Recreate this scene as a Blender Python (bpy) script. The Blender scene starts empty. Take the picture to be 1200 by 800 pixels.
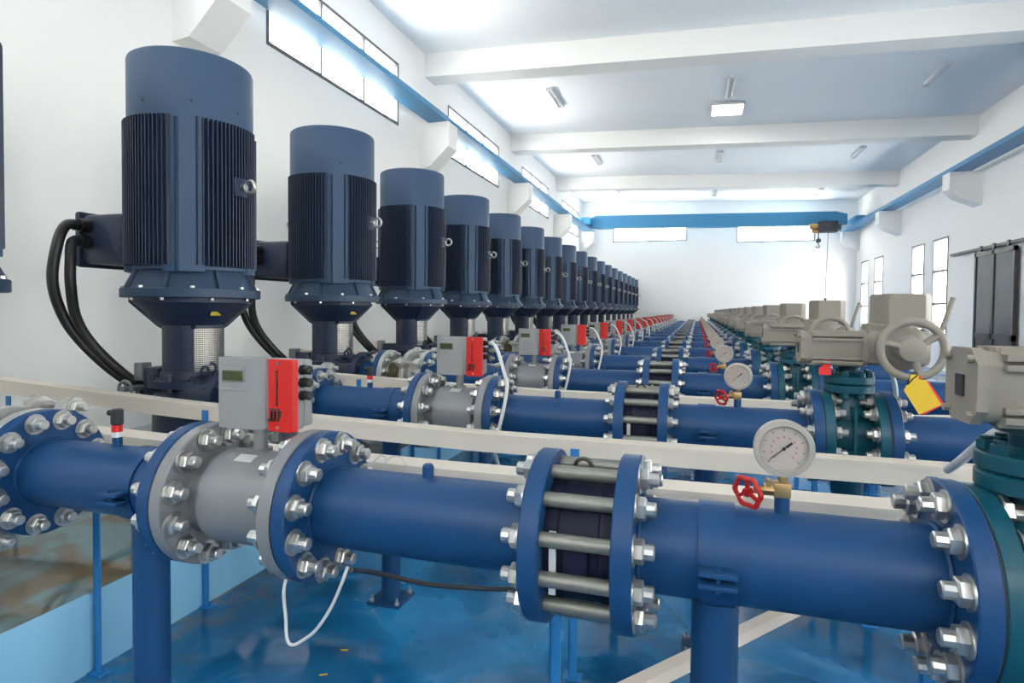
import bpy, bmesh, math, random
from math import sin, cos, pi, radians, sqrt
from mathutils import Vector, Matrix
random.seed(7)
SC = bpy.context.scene
COL = SC.collection

# ------------------------------------------------------------------ camera
CAMZ = 1.668
YAW, PITCH, ROLL, FPX = 0.3013, 0.0256, 0.0082, 698.64
cd = bpy.data.cameras.new('camera'); cam = bpy.data.objects.new('camera', cd); COL.objects.link(cam)
cd.sensor_width = 36.0; cd.lens = FPX/1200*36.0; cd.shift_y = (381.13-400)/1200; cd.clip_start = .05; cd.clip_end = 200
fw = Vector((-sin(YAW)*cos(PITCH), cos(YAW)*cos(PITCH), -sin(PITCH)))
rt = Vector((cos(YAW), sin(YAW), 0)); up = rt.cross(fw)
r2 = rt*cos(ROLL)+up*sin(ROLL); u2 = up*cos(ROLL)-rt*sin(ROLL)
mw = Matrix((( r2.x, u2.x, -fw.x, 0), (r2.y, u2.y, -fw.y, 0), (r2.z, u2.z, -fw.z, CAMZ), (0, 0, 0, 1)))
cam.matrix_world = mw
SC.camera = cam

# ------------------------------------------------------------------ world, exposure
wd = bpy.data.worlds.new('daylight'); SC.world = wd; wd.use_nodes = True
bg = wd.node_tree.nodes['Background']; bg.inputs[0].default_value = (1.0, .94, .87, 1); bg.inputs[1].default_value = 11.5
SC.view_settings.view_transform = 'Standard'; SC.view_settings.look = 'None'
SC.view_settings.exposure = 0.95; SC.view_settings.gamma = 1.0; SC.view_settings.use_curve_mapping = False
SC.cycles.use_denoising = True
SC.cycles.max_bounces = 10; SC.cycles.diffuse_bounces = 6; SC.cycles.glossy_bounces = 4; SC.cycles.transparent_max_bounces = 12
SC.cycles.sample_clamp_indirect = 6.0

# ------------------------------------------------------------------ main sizes
XL, XR, YF, YB = -5.78, 6.85, -6.6, 30.5
def zc(x): return 7.036-.0368*x
D, Y1, NR = 1.5711, 1.4658, 19
def rowY(n): return Y1+D*(n-1)
AX, RP, RF, BC, FT = 1.1054, .1095, .209, .174, .042
PLX, PLZ = -2.62, .368

# ------------------------------------------------------------------ materials
MATS = {}
def lin(c): return tuple(((v/255+.055)/1.055)**2.4 if v/255 > .04045 else v/255/12.92 for v in c)+(1,)
def mat(name, col, rough=.4, metal=0.0, var=.0, vscale=6.0, bump=.0, bscale=200., coat=0.0, col2=None, emit=None, spec=.5):
    if name in MATS: return MATS[name]
    m = bpy.data.materials.new(name); m.use_nodes = True; nt = m.node_tree; b = nt.nodes['Principled BSDF']
    c = col if len(col) == 4 else tuple(col)+(1,)
    b.inputs['Base Color'].default_value = c; b.inputs['Roughness'].default_value = rough; b.inputs['Metallic'].default_value = metal
    b.inputs['Coat Weight'].default_value = coat; b.inputs['Coat Roughness'].default_value = .12; b.inputs['Specular IOR Level'].default_value = spec
    if var or bump or col2:
        tc = nt.nodes.new('ShaderNodeTexCoord')
    if var or col2:
        n = nt.nodes.new('ShaderNodeTexNoise'); n.inputs['Scale'].default_value = vscale; n.inputs['Detail'].default_value = 5
        nt.links.new(tc.outputs['Object'], n.inputs['Vector'])
        mx = nt.nodes.new('ShaderNodeMix'); mx.data_type = 'RGBA'
        mx.inputs[6].default_value = tuple(v*(1-var) for v in c[:3])+(1,)
        mx.inputs[7].default_value = (col2 if col2 else tuple(min(1, v*(1+var)) for v in c[:3])+(1,))
        nt.links.new(n.outputs['Fac'], mx.inputs[0]); nt.links.new(mx.outputs[2], b.inputs['Base Color'])
        mr = nt.nodes.new('ShaderNodeMapRange'); mr.inputs[3].default_value = max(.02, rough-.08); mr.inputs[4].default_value = rough+.08
        nt.links.new(n.outputs['Fac'], mr.inputs[0]); nt.links.new(mr.outputs[0], b.inputs['Roughness'])
    if bump:
        n2 = nt.nodes.new('ShaderNodeTexNoise'); n2.inputs['Scale'].default_value = bscale; n2.inputs['Detail'].default_value = 3
        nt.links.new(tc.outputs['Object'], n2.inputs['Vector'])
        bp = nt.nodes.new('ShaderNodeBump'); bp.inputs['Strength'].default_value = bump; bp.inputs['Distance'].default_value = .002
        nt.links.new(n2.outputs['Fac'], bp.inputs['Height']); nt.links.new(bp.outputs[0], b.inputs['Normal'])
    if emit:
        b.inputs['Emission Color'].default_value = emit[0]; b.inputs['Emission Strength'].default_value = emit[1]
    MATS[name] = m; return m

PIPE = mat('blue_pipe_paint', (.0085, .050, .146), .40, var=.08, vscale=5, spec=.25)
MOTOR = mat('navy_motor_paint', (.041, .076, .138), .46, var=.06, vscale=4, spec=.25)
MOTORF = mat('motor_flange_paint', (.024, .048, .092), .44, var=.08, vscale=5, spec=.3)
MOTORD = mat('dark_navy_casting_and_fin_shade', (.008, .019, .050), .48, var=.12, vscale=9, bump=.15)
TEAL = mat('teal_valve_paint', (.004, .062, .096), .36, var=.15, vscale=8, bump=.1, spec=.35)
GREY = mat('grey_meter_paint', (.175, .180, .192), .40, var=.06, coat=.08)
BOXG = mat('grey_housing_plastic', (.225, .227, .233), .45, var=.03)
RED = mat('red_cover', (.50, .006, .003), .42)
BEIGE = mat('beige_actuator_paint', (.225, .203, .170), .48, var=.06, vscale=10)
ZINC = mat('zinc_plated_steel', (.47, .468, .455), .32, metal=.85, var=.25, vscale=60)
ROD = mat('galvanised_rod', (.22, .22, .195), .42, metal=.6, var=.25, vscale=40, bump=.3, bscale=500)
BLACK = mat('black_rubber', (.012, .012, .014), .45)
DARKV = mat('dark_valve_body', (.007, .009, .028), .55, var=.2, vscale=20, spec=.2)
GASK = mat('gasket_black', (.008, .009, .012), .6)
TRUNK = mat('cream_trunking', (.64, .575, .495), .5, var=.04, vscale=3)
POST = mat('blue_post_paint', (.015, .16, .42), .4, var=.1)
STEEL = mat('stainless_guard', (.42, .41, .39), .38, metal=.9)
BRASS = mat('brass', (.42, .28, .13), .38, metal=.9, var=.25, vscale=60)
REDW = mat('red_handwheel_paint', (.40, .008, .006), .3, coat=.2)
DIAL = mat('dial_cream', (.35, .31, .29), .5)
GCASE = mat('gauge_case', (.36, .335, .30), .42, metal=.3)
INK = mat('ink_black', (.015, .015, .015), .5)
PINK = mat('ink_red', (.38, .16, .14), .5)
LCD = mat('lcd_green', (.055, .08, .02), .2)
LCDF = mat('lcd_frame', (.20, .21, .21), .35)
LCDT = mat('lcd_segments', (.015, .02, .008), .4)
WHITEC = mat('white_cable', (.55, .55, .55), .5)
YELLOW = mat('yellow_tag', (.65, .43, .02), .5, var=.06, vscale=30)
REDT = mat('red_tag', (.72, .02, .02), .5)
CRANE = mat('crane_blue', (.035, .21, .41), .42, var=.06, vscale=1)
DARK = mat('dark_machinery', (.03, .033, .04), .5)
LAB = mat('label_black', (.03, .03, .032), .35)
PLATE = mat('name_plate', (.75, .75, .73), .3, metal=.4)
FRAME = mat('window_frame_grey', (.10, .105, .11), .5)
DOORF = mat('door_frame_brown', (.035, .025, .025), .4)
DOORG = mat('door_glass', (.10, .105, .115), .14, var=.3, vscale=1.5)
WALL = mat('white_wall_plaster', (.87, .852, .825), .75, var=.02, vscale=1.2, bump=.05, bscale=60)
CEIL = mat('ceiling_paint', (.90, .92, .94), .75, var=.02, vscale=1.2)
BEAMM = mat('beam_paint', (.87, .86, .83), .75, var=.02, vscale=1.2)
LAMPB = mat('luminaire_white', (.62, .63, .65), .4)
TUBE = mat('lamp_tube', (.7, .72, .74), .25)
LIT = mat('lit_panel', (1, 1, 1), .5, emit=((1, .97, .92, 1), 14.0))
BELL = mat('bellows_rubber', (.10, .075, .04), .4, metal=.4, var=.4, vscale=50)
WFL = mat('silver_flange_paint', (.42, .41, .395), .38, metal=.3, var=.1, vscale=12)
STICK = mat('yellow_sticker', (.45, .34, .03), .5)

def glass_mat():
    m = bpy.data.materials.new('window_glass'); m.use_nodes = True; nt = m.node_tree; nt.nodes.clear()
    o = nt.nodes.new('ShaderNodeOutputMaterial'); mx = nt.nodes.new('ShaderNodeMixShader'); t = nt.nodes.new('ShaderNodeBsdfTransparent')
    g = nt.nodes.new('ShaderNodeBsdfGlossy'); g.inputs['Roughness'].default_value = .03
    t.inputs[0].default_value = (.95, .98, .99, 1); mx.inputs[0].default_value = .06
    nt.links.new(t.outputs[0], mx.inputs[1]); nt.links.new(g.outputs[0], mx.inputs[2]); nt.links.new(mx.outputs[0], o.inputs[0])
    return m
GLASS = glass_mat()

def floor_mat():
    m = bpy.data.materials.new('wet_blue_epoxy'); m.use_nodes = True; nt = m.node_tree; b = nt.nodes['Principled BSDF']; L = nt.links
    tc = nt.nodes.new('ShaderNodeTexCoord')
    def noise(s, d, dist=0.0):
        n = nt.nodes.new('ShaderNodeTexNoise'); n.inputs['Scale'].default_value = s; n.inputs['Detail'].default_value = d; n.inputs['Distortion'].default_value = dist
        L.new(tc.outputs['Object'], n.inputs['Vector']); return n
    def ramp(n, a, b_, ca, cb):
        r = nt.nodes.new('ShaderNodeValToRGB'); r.color_ramp.elements[0].position = a; r.color_ramp.elements[1].position = b_
        r.color_ramp.elements[0].color = ca; r.color_ramp.elements[1].color = cb; L.new(n.outputs['Fac'], r.inputs[0]); return r
    n1 = noise(1.1, 6, .8); r1 = ramp(n1, .35, .65, (.005, .095, .24, 1), (.014, .20, .44, 1))
    n2 = noise(2.2, 9, 1.6); r2_ = ramp(n2, .55, .72, (0, 0, 0, 1), (.55, .55, .55, 1))
    mx = nt.nodes.new('ShaderNodeMix'); mx.data_type = 'RGBA'; L.new(r2_.outputs[0], mx.inputs[0]); L.new(r1.outputs[0], mx.inputs[6]); mx.inputs[7].default_value = (.11, .31, .52, 1)
    # brown silt that has settled along the foot of the plinth
    sx = nt.nodes.new('ShaderNodeSeparateXYZ'); L.new(tc.outputs['Object'], sx.inputs[0])
    mr = nt.nodes.new('ShaderNodeMapRange'); mr.inputs[1].default_value = -2.62; mr.inputs[2].default_value = -2.15; mr.inputs[3].default_value = .75; mr.inputs[4].default_value = 0
    L.new(sx.outputs[0], mr.inputs[0])
    n3 = noise(4.0, 7, 1.0); r3 = ramp(n3, .46, .62, (0, 0, 0, 1), (1, 1, 1, 1))
    mu = nt.nodes.new('ShaderNodeMath'); mu.operation = 'MULTIPLY'; L.new(mr.outputs[0], mu.inputs[0]); L.new(r3.outputs[0], mu.inputs[1])
    mx2 = nt.nodes.new('ShaderNodeMix'); mx2.data_type = 'RGBA'; L.new(mu.outputs[0], mx2.inputs[0]); L.new(mx.outputs[2], mx2.inputs[6]); mx2.inputs[7].default_value = (.20, .15, .085, 1)
    L.new(mx2.outputs[2], b.inputs['Base Color'])
    n4 = noise(.9, 4, .5); r4 = ramp(n4, .44, .56, (.025, .025, .025, 1), (.30, .30, .30, 1)); L.new(r4.outputs[0], b.inputs['Roughness'])
    r6 = ramp(n4, .44, .56, (.50, .55, .58, 1), (1.05, 1.05, 1.05, 1)); mm = nt.nodes.new('ShaderNodeMix'); mm.data_type = 'RGBA'; mm.blend_type = 'MULTIPLY'; mm.inputs[0].default_value = 1.0
    L.new(mx2.outputs[2], mm.inputs[6]); L.new(r6.outputs[0], mm.inputs[7]); L.new(mm.outputs[2], b.inputs['Base Color'])
    bp = nt.nodes.new('ShaderNodeBump'); bp.inputs['Strength'].default_value = .08; bp.inputs['Distance'].default_value = .01
    n5 = noise(9, 4); L.new(n5.outputs['Fac'], bp.inputs['Height']); L.new(bp.outputs[0], b.inputs['Normal'])
    return m
FLOORM = floor_mat()
def plinth_mat():
    m = bpy.data.materials.new('pale_blue_plinth'); m.use_nodes = True; nt = m.node_tree; b = nt.nodes['Principled BSDF']; L = nt.links
    tc = nt.nodes.new('ShaderNodeTexCoord'); g = nt.nodes.new('ShaderNodeNewGeometry')
    n = nt.nodes.new('ShaderNodeTexNoise'); n.inputs['Scale'].default_value = 2.2; n.inputs['Detail'].default_value = 6; n.inputs['Distortion'].default_value = 1.2
    L.new(tc.outputs['Object'], n.inputs['Vector'])
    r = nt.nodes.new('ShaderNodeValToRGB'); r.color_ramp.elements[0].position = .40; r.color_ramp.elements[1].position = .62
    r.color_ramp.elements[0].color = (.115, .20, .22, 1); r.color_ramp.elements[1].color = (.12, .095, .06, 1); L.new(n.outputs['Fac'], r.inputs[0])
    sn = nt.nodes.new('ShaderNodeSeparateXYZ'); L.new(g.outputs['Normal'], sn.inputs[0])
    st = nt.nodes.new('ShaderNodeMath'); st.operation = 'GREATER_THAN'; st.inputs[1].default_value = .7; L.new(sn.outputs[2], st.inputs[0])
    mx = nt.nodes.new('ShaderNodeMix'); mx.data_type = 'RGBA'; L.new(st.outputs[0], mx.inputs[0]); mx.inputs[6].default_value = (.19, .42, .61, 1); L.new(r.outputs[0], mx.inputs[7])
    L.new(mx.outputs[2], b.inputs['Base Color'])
    ro = nt.nodes.new('ShaderNodeMapRange'); ro.inputs[3].default_value = .4; ro.inputs[4].default_value = .06; L.new(st.outputs[0], ro.inputs[0]); L.new(ro.outputs[0], b.inputs['Roughness'])
    return m
PLINTH = plinth_mat()

# ------------------------------------------------------------------ mesh helpers
class MB:
    def __init__(s): s.v = []; s.f = []
    def add(s, vs, fs):
        o = len(s.v); s.v += [tuple(v) for v in vs]; s.f += [tuple(i+o for i in f) for f in fs]; return s
    def box(s, x0, x1, y0, y1, z0, z1):
        return s.add([(x0, y0, z0), (x1, y0, z0), (x1, y1, z0), (x0, y1, z0), (x0, y0, z1), (x1, y0, z1), (x1, y1, z1), (x0, y1, z1)],
                     [(0, 3, 2, 1), (4, 5, 6, 7), (0, 1, 5, 4), (1, 2, 6, 5), (2, 3, 7, 6), (3, 0, 4, 7)])
    def cbox(s, x0, x1, y0, y1, z0, z1, c):   # box with chamfered edges
        bm = bmesh.new(); bmesh.ops.create_cube(bm, size=1)
        for v in bm.verts: v.co = Vector(((x0+x1)/2+v.co.x*(x1-x0), (y0+y1)/2+v.co.y*(y1-y0), (z0+z1)/2+v.co.z*(z1-z0)))
        bmesh.ops.bevel(bm, geom=bm.edges[:], offset=c, segments=2, affect='EDGES', profile=.5)
        bm.verts.index_update(); s.add([v.co[:] for v in bm.verts], [[v.index for v in f.verts] for f in bm.faces]); bm.free(); return s
    def lathe(s, axis, org, prof, seg=32, a0=0.0, a1=2*pi, phase=0.0):
        full = abs(a1-a0-2*pi) < 1e-6; n = seg if full else seg+1
        vs = []; rings = []
        for t, r in prof:
            if r < 1e-6:
                vs.append(MB.ax(axis, org, t, 0, 0)); rings.append([len(vs)-1])
            else:
                k = len(vs); 
                for i in range(n):
                    a = a0+phase+(a1-a0)*i/seg; vs.append(MB.ax(axis, org, t, r*cos(a), r*sin(a)))
                rings.append(list(range(k, k+n)))
        fs = []
        for A, B in zip(rings, rings[1:]):
            for i in range(seg):
                j = (i+1) % n if full else i+1
                if len(A) == 1 and len(B) == 1: continue
                if len(A) == 1: fs.append((A[0], B[j], B[i]))
                elif len(B) == 1: fs.append((A[i], A[j], B[0]))
                else: fs.append((A[i], A[j], B[j], B[i]))
        return s.add(vs, fs)
    @staticmethod
    def ax(axis, o, t, a, b):
        if axis == 'X': return (o[0]+t, o[1]+a, o[2]+b)
        if axis == 'Y': return (o[0]+a, o[1]+t, o[2]+b)
        return (o[0]+a, o[1]+b, o[2]+t)
    def cyl(s, axis, org, t0, t1, r, seg=24, c=0.0, r1=None, phase=0.0):
        r1 = r if r1 is None else r1
        if c: return s.lathe(axis, org, [(t0, 0), (t0, r-c), (t0+c, r), (t1-c, r1), (t1, r1-c), (t1, 0)], seg, phase=phase)
        return s.lathe(axis, org, [(t0, 0), (t0, r), (t1, r1), (t1, 0)], seg, phase=phase)
    def torus(s, org, axis, R, r, seg=32, rs=10, sx=1.0):
        vs = []; fs = []
        for i in range(seg):
            a = 2*pi*i/seg
            for j in range(rs):
                b = 2*pi*j/rs; rr = R+r*cos(b); vs.append(MB.ax(axis, org, r*sin(b), rr*cos(a)*sx, rr*sin(a)))
        for i in range(seg):
            for j in range(rs): fs.append((i*rs+j, ((i+1) % seg)*rs+j, ((i+1) % seg)*rs+(j+1) % rs, i*rs+(j+1) % rs))
        return s.add(vs, fs)
    def prism(s, axis, poly, t0, t1, org=(0, 0, 0)):
        n = len(poly); vs = [MB.ax(axis, org, t0, a, b) for a, b in poly]+[MB.ax(axis, org, t1, a, b) for a, b in poly]
        return s.add(vs, [tuple(range(n)), tuple(range(2*n-1, n-1, -1))]+[(i, (i+1) % n, n+(i+1) % n, n+i) for i in range(n)])
    def bar(s, a, b, w, h=None, up_=(0, 0, 1)):
        h = w if h is None else h; a = Vector(a); b = Vector(b); d = (b-a).normalized(); u = Vector(up_)
        if abs(d.dot(u)) > .99: u = Vector((0, 1, 0))
        x = d.cross(u).normalized()*w/2; y = x.cross(d).normalized()*h/2
        return s.add([a-x-y, a+x-y, a+x+y, a-x+y, b-x-y, b+x-y, b+x+y, b-x+y], [(0, 3, 2, 1), (4, 5, 6, 7), (0, 1, 5, 4), (1, 2, 6, 5), (2, 3, 7, 6), (3, 0, 4, 7)])
    def tube(s, pts, r, seg=10, smooth=6, r1=None):
        P = [Vector(p) for p in pts]
        if smooth > 1 and len(P) > 2:
            Q = [P[0]*2-P[1]]+P+[P[-1]*2-P[-2]]; out = []
            for i in range(1, len(Q)-2):
                for k in range(smooth):
                    t = k/smooth; a, b, c, d = Q[i-1], Q[i], Q[i+1], Q[i+2]
                    out.append(.5*((2*b)+(c-a)*t+(2*a-5*b+4*c-d)*t*t+(3*b-a-3*c+d)*t**3))
            out.append(P[-1]); P = out
        vs = []; fs = []; n = len(P)
        t = (P[1]-P[0]).normalized(); u = t.orthogonal().normalized()
        for i, p in enumerate(P):
            tt = ((P[min(i+1, n-1)]-P[max(i-1, 0)])).normalized(); u = (u-tt*u.dot(tt)).normalized(); w = tt.cross(u)
            rr = r if r1 is None else r+(r1-r)*i/(n-1)
            for k in range(seg):
                a = 2*pi*k/seg; vs.append(p+u*rr*cos(a)+w*rr*sin(a))
        for i in range(n-1):
            for k in range(seg): fs.append((i*seg+k, i*seg+(k+1) % seg, (i+1)*seg+(k+1) % seg, (i+1)*seg+k))
        fs.append(tuple(range(seg-1, -1, -1))); fs.append(tuple((n-1)*seg+k for k in range(seg)))
        return s.add(vs, fs)
    def xf(s, M, start=0):
        s.v[start:] = [tuple(M @ Vector(v)) for v in s.v[start:]]; return s
    def mesh(s, name, material, ang=35, recalc=True):
        me = bpy.data.meshes.new(name); me.from_pydata(s.v, [], s.f); 
        if recalc:
            bm = bmesh.new(); bm.from_mesh(me); bmesh.ops.recalc_face_normals(bm, faces=bm.faces[:]); bm.to_mesh(me); bm.free()
        me.materials.append(material)
        me.polygons.foreach_set('use_smooth', [True]*len(me.polygons)); me.set_sharp_from_angle(angle=radians(ang)); me.update()
        return me

CACHE = {}
def cached(key, fn, material, ang=35):
    if key not in CACHE: CACHE[key] = fn().mesh(key, material, ang)
    return CACHE[key]
def link(name, me, parent=None, loc=(0, 0, 0), rot=(0, 0, 0)):
    o = bpy.data.objects.new(name, me); COL.objects.link(o); o.location = loc; o.rotation_euler = rot
    if parent: o.parent = parent
    return o
def tag(o, label, cat, group=None):
    o['label'] = label; o['category'] = cat
    if group: o['group'] = group
    return o
def thing(name, label, cat, base, group=None):
    e = bpy.data.objects.new(name, None); COL.objects.link(e); e.location = base; e.empty_display_size = .1
    return tag(e, label, cat, group)
def struct(name, mb, material, ang=35):
    o = link(name, mb.mesh(name, material, ang)); o['kind'] = 'structure'; return o

class T:
    """one thing of a pipe row; its meshes are written in row coordinates (y = 0 on the pipe axis)"""
    def __init__(s, name, label, cat, n, bx, bz, group, by=0.0):
        s.n = n; s.off = (-bx, -by, -bz); s.root = thing(name, label, cat, (bx, rowY(n)+by, bz), group)
    def part(s, name, key, fn, material, parent=None, label=None, ang=35):
        o = link(name, cached(key, fn, material, ang), parent or s.root, (0, 0, 0) if parent else s.off)
        if label: o['label'] = label
        return o
    def at(s, name, me, pos, rot=(0, 0, 0)):
        return link(name, me, s.root, tuple(Vector(pos)+Vector(s.off)), rot)

ORD = ['nearest', 'second', 'third', 'fourth', 'fifth', 'sixth', 'seventh', 'eighth', 'ninth', 'tenth', 'eleventh', 'twelfth', 'thirteenth',
       'fourteenth', 'fifteenth', 'sixteenth', 'seventeenth', 'second farthest', 'farthest']
def o_(n): return ORD[n-1]

# ------------------------------------------------------------------ room
def wall_grid(fix, f0, f1, a0, a1, z0, z1, holes, zfun=None):
    """wall slab in the plane <fix>; holes are (a0,a1,z0,z1)"""
    A = sorted({a0, a1, *[h[0] for h in holes], *[h[1] for h in holes]}); Z = sorted({z0, z1, *[h[2] for h in holes], *[h[3] for h in holes]})
    mb = MB()
    for i in range(len(A)-1):
        for j in range(len(Z)-1):
            ca, cz = (A[i]+A[i+1])/2, (Z[j]+Z[j+1])/2
            if any(h[0] < ca < h[1] and h[2] < cz < h[3] for h in holes): continue
            if fix == 'X': mb.box(f0, f1, A[i], A[i+1], Z[j], Z[j+1])
            else: mb.box(A[i], A[i+1], f0, f1, Z[j], Z[j+1])
    return mb
LW = [(6.98+6.30*k, 10.80+6.30*k, 5.335, 6.56) for k in range(-2, 4)]
LW = [(a, min(b, 30.0), c, d) for a, b, c, d in LW]
RW = [(a, b, .99, 3.9) for a, b in ((-4.9, -3.75), (-3.0, -1.85), (1.4, 2.55), (3.3, 4.45), (7.6, 8.75), (9.5, 10.65), (20.1, 21.25), (22.0, 23.15), (26.4, 27.6), (28.45, 29.6))]  # bays out of view get matching windows, added for light
BW = [(-4.14, -.55, 5.14, 6.42), (1.75, 5.13, 4.98, 6.26)]
struct('floor', MB().box(XL-.3, XR+.3, YF, YB+.3, -.3, 0), FLOORM)
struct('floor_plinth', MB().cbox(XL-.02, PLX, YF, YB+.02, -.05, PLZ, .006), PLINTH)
struct('wall_left', wall_grid('X', XL-.3, XL, YF, YB+.3, 0, 7.6, LW), WALL)
struct('wall_right', wall_grid('X', XR, XR+.3, YF, YB+.3, 0, 7.6, RW), WALL)
FW = [(-4.14, -.55, 5.1, 6.4), (1.75, 5.13, 5.0, 6.3)]
struct('wall_front', wall_grid('Y', YF-.3, YF, XL, XR, 0, 7.6, FW), WALL)
struct('wall_back', wall_grid('Y', YB, YB+.3, XL, XR, 0, 7.6, BW), WALL)
cm = MB(); cm.prism('Y', [(XL-.3, zc(XL-.3)), (XR+.3, zc(XR+.3)), (XR+.3, zc(XR)+.6), (XL-.3, zc(XL)+.4)], YF, YB+.3)
struct('ceiling', cm, CEIL)
k = 1
for y in (-.65, 5.68, 12.0, 18.33, 24.6):
    b = MB().prism('Y', [(XL, zc(XL)+.02), (XR, zc(XR)+.02), (XR, zc(XR)-.50), (XL, zc(XL)-.50)], y, y+.52)
    struct('trim_%d' % k, b, BEAMM); k += 1
for i, y in enumerate((-.86, 5.42, 11.75, 18.05, 24.3, 30.0)):
    struct('trim_%d' % k, MB().prism('Y', [(XL-.01, 5.66), (-5.10, 5.66), (-5.10, 5.14), (-5.54, 4.73), (XL-.01, 4.70)], y, y+.49), WALL); k += 1
    struct('trim_%d' % k, MB().prism('Y', [(XR+.01, 5.31), (6.14, 5.31), (6.14, 4.88), (6.34, 4.667), (XR+.01, 4.44)], y, y+.49), WALL); k += 1

def window(idx, fix, f, a0, a1, z0, z1, na, nz, portal_dir):
    e = bpy.data.objects.new('window_%d' % idx, None); COL.objects.link(e); e['kind'] = 'structure'
    ca, cz = (a0+a1)/2, z0
    e.location = (f, ca, cz) if fix == 'X' else (ca, f, cz)
    def loc(mb, nm, m):
        o = link(nm, mb.mesh(nm, m), e); o.location = -e.location; return o
    t, d = .055, .04
    mb = MB()
    def bx(x0, x1, y0, y1, dd=d):
        if fix == 'X': mb.box(f-dd, f+dd, x0, x1, y0, y1)
        else: mb.box(x0, x1, f-dd, f+dd, y0, y1)
    bx(a0, a1, z0, z0+t); bx(a0, a1, z1-t, z1); bx(a0, a0+t, z0+t, z1-t); bx(a1-t, a1, z0+t, z1-t)
    loc(mb, 'window_frame', FRAME)
    mb = MB()
    for i in range(1, na): x = a0+(a1-a0)*i/na; bx(x-.022, x+.022, z0+t, z1-t, d*.8)
    for j in range(1, nz): z = z0+(z1-z0)*j/nz; bx(a0+t, a1-t, z-.032, z+.032, d*.7)
    if mb.v: loc(mb, 'glazing_bar', FRAME)
    for i in range(na):
        for j in range(nz):
            mb = MB(); bx(a0+(a1-a0)*i/na, a0+(a1-a0)*(i+1)/na, z0+(z1-z0)*j/nz, z0+(z1-z0)*(j+1)/nz, .003); loc(mb, 'pane', GLASS)
    l = bpy.data.lights.new('window_portal', 'AREA'); l.shape = 'RECTANGLE'; l.size = a1-a0; l.size_y = z1-z0; l.cycles.is_portal = True
    lo = bpy.data.objects.new('window_portal', l); COL.objects.link(lo)
    lo.location = (f+portal_dir*-.0, ca, (z0+z1)/2) if fix == 'X' else (ca, f, (z0+z1)/2)
    lo.rotation_euler = Vector(((portal_dir, 0, 0) if fix == 'X' else (0, portal_dir, 0))).to_track_quat('-Z', 'Z').to_euler()
    if fix == 'X': pass
i = 1
for h in LW: window(i, 'X', XL-.025, *h, 3, 2, 1); i += 1
for h in RW: window(i, 'X', XR+.025, *h, 1, 3, -1); i += 1
for h in BW: window(i, 'Y', YB+.025, *h, 3, 1, -1); i += 1
for h in FW[:2]: window(i, 'Y', YF-.025, *h, 3, 1, 1); i += 1

# sliding door on the right wall
e = bpy.data.objects.new('door_1', None); COL.objects.link(e); e['kind'] = 'structure'; e.location = (XR, 17.0, 0)
def dpart(nm, mb, m, par=None):
    o = link(nm, mb.mesh(nm, m), par or e); 
    if par is None: o.location = -e.location
    return o
DX = XR-.10
mb = MB()
for y0, y1 in ((16.02, 16.10), (16.98, 17.10), (17.95, 18.04)): mb.box(DX-.03, DX+.04, y0, y1, .02, 3.2)
mb.box(DX-.03, DX+.04, 16.02, 18.04, 3.1, 3.2); mb.box(DX-.03, DX+.04, 16.02, 18.04, 1.06, 1.20); mb.box(DX-.03, DX+.04, 16.02, 18.04, .02, .14)
dpart('door_frame', mb, DOORF)
for y0, y1 in ((16.10, 16.98), (17.10, 17.95)):
    dpart('pane', MB().box(DX-.008, DX+.008, y0, y1, 1.2, 3.1), DOORG); dpart('lower_panel', MB().box(DX-.012, DX+.012, y0, y1, .14, 1.06), DOORF)
mb = MB().box(DX-.03, DX+.05, 13.6, 19.6, 3.27, 3.33)
dpart('door_rail', mb, FRAME)
for y in (16.3, 17.0, 17.7): dpart('roller', MB().cyl('X', (DX-.05, y, 3.29), 0, .05, .07, 14), DOORF)

# ------------------------------------------------------------------ crane rails, crane
r = thing('crane_rail', 'long blue crane rail on corbels along the left wall', 'rail', (-5.4, 12, 5.66), 'crane rails')
mb = MB().box(-5.56, -5.115, YF, YB-.01, 5.66, 5.685).box(-5.15, -5.115, YF, YB-.01, 5.685, 5.76).box(-5.50, -5.44, YF, YB-.01, 5.685, 5.74)
link('rail_beam', mb.mesh('rail_beam', CRANE), r, (5.4, -12, -5.66))
r = thing('crane_rail', 'long blue crane rail on corbels along the right wall', 'rail', (6.5, 12, 5.31), 'crane rails')
mb = MB().box(6.155, 6.62, YF, YB-.01, 5.31, 5.335).box(6.155, 6.19, YF, YB-.01, 5.335, 5.42).box(6.50, 6.56, YF, YB-.01, 5.335, 5.39)
link('rail_beam', mb.mesh('rail_beam_right', CRANE), r, (-6.5, -12, -5.31))
YC = 29.25
c = thing('overhead_crane', 'blue overhead travelling crane girder spanning the far end wall', 'crane', (.5, YC, 5.6))
co = (-.5, -YC, -5.6)
def zg(x): return 5.66-.0255*(x+3.9)*.78
link('girder', MB().prism('Y', [(-5.05, zg(-5.05)+.06), (-4.7, zg(-4.7)), (5.6, zg(5.6)), (6.15, zg(6.15)+.06), (6.15, zg(6.15)+.5), (5.7, zg(5.7)+.62), (-4.8, zg(-4.8)+.62), (-5.05, zg(-5.05)+.5)], YC-.16, YC+.16).mesh('girder', CRANE), c, co)
for x, z in ((-5.47, 5.74), (6.53, 5.39)):
    link('end_truck', MB().cbox(x-.2, x+.5 if x < 0 else x+.2, YC-.75, YC+.75, z+.06, z+.42, .05).cbox(x-.12, x+.12, YC-.85, YC+.85, z+.08, z+.34, .03).mesh('end_truck', CRANE), c, co)
    for dy in (-.55, .55): link('wheel', MB().cyl('X', (x, YC+dy, z+.10), -.06, .06, .10, 16).mesh('wheel', DARK), c, co)
h = thing('chain_hoist', 'dark electric hoist with hook under the blue crane girder', 'hoist', (5.2, YC, 5.05))
ho = (-5.2, -YC, -5.05)
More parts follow.
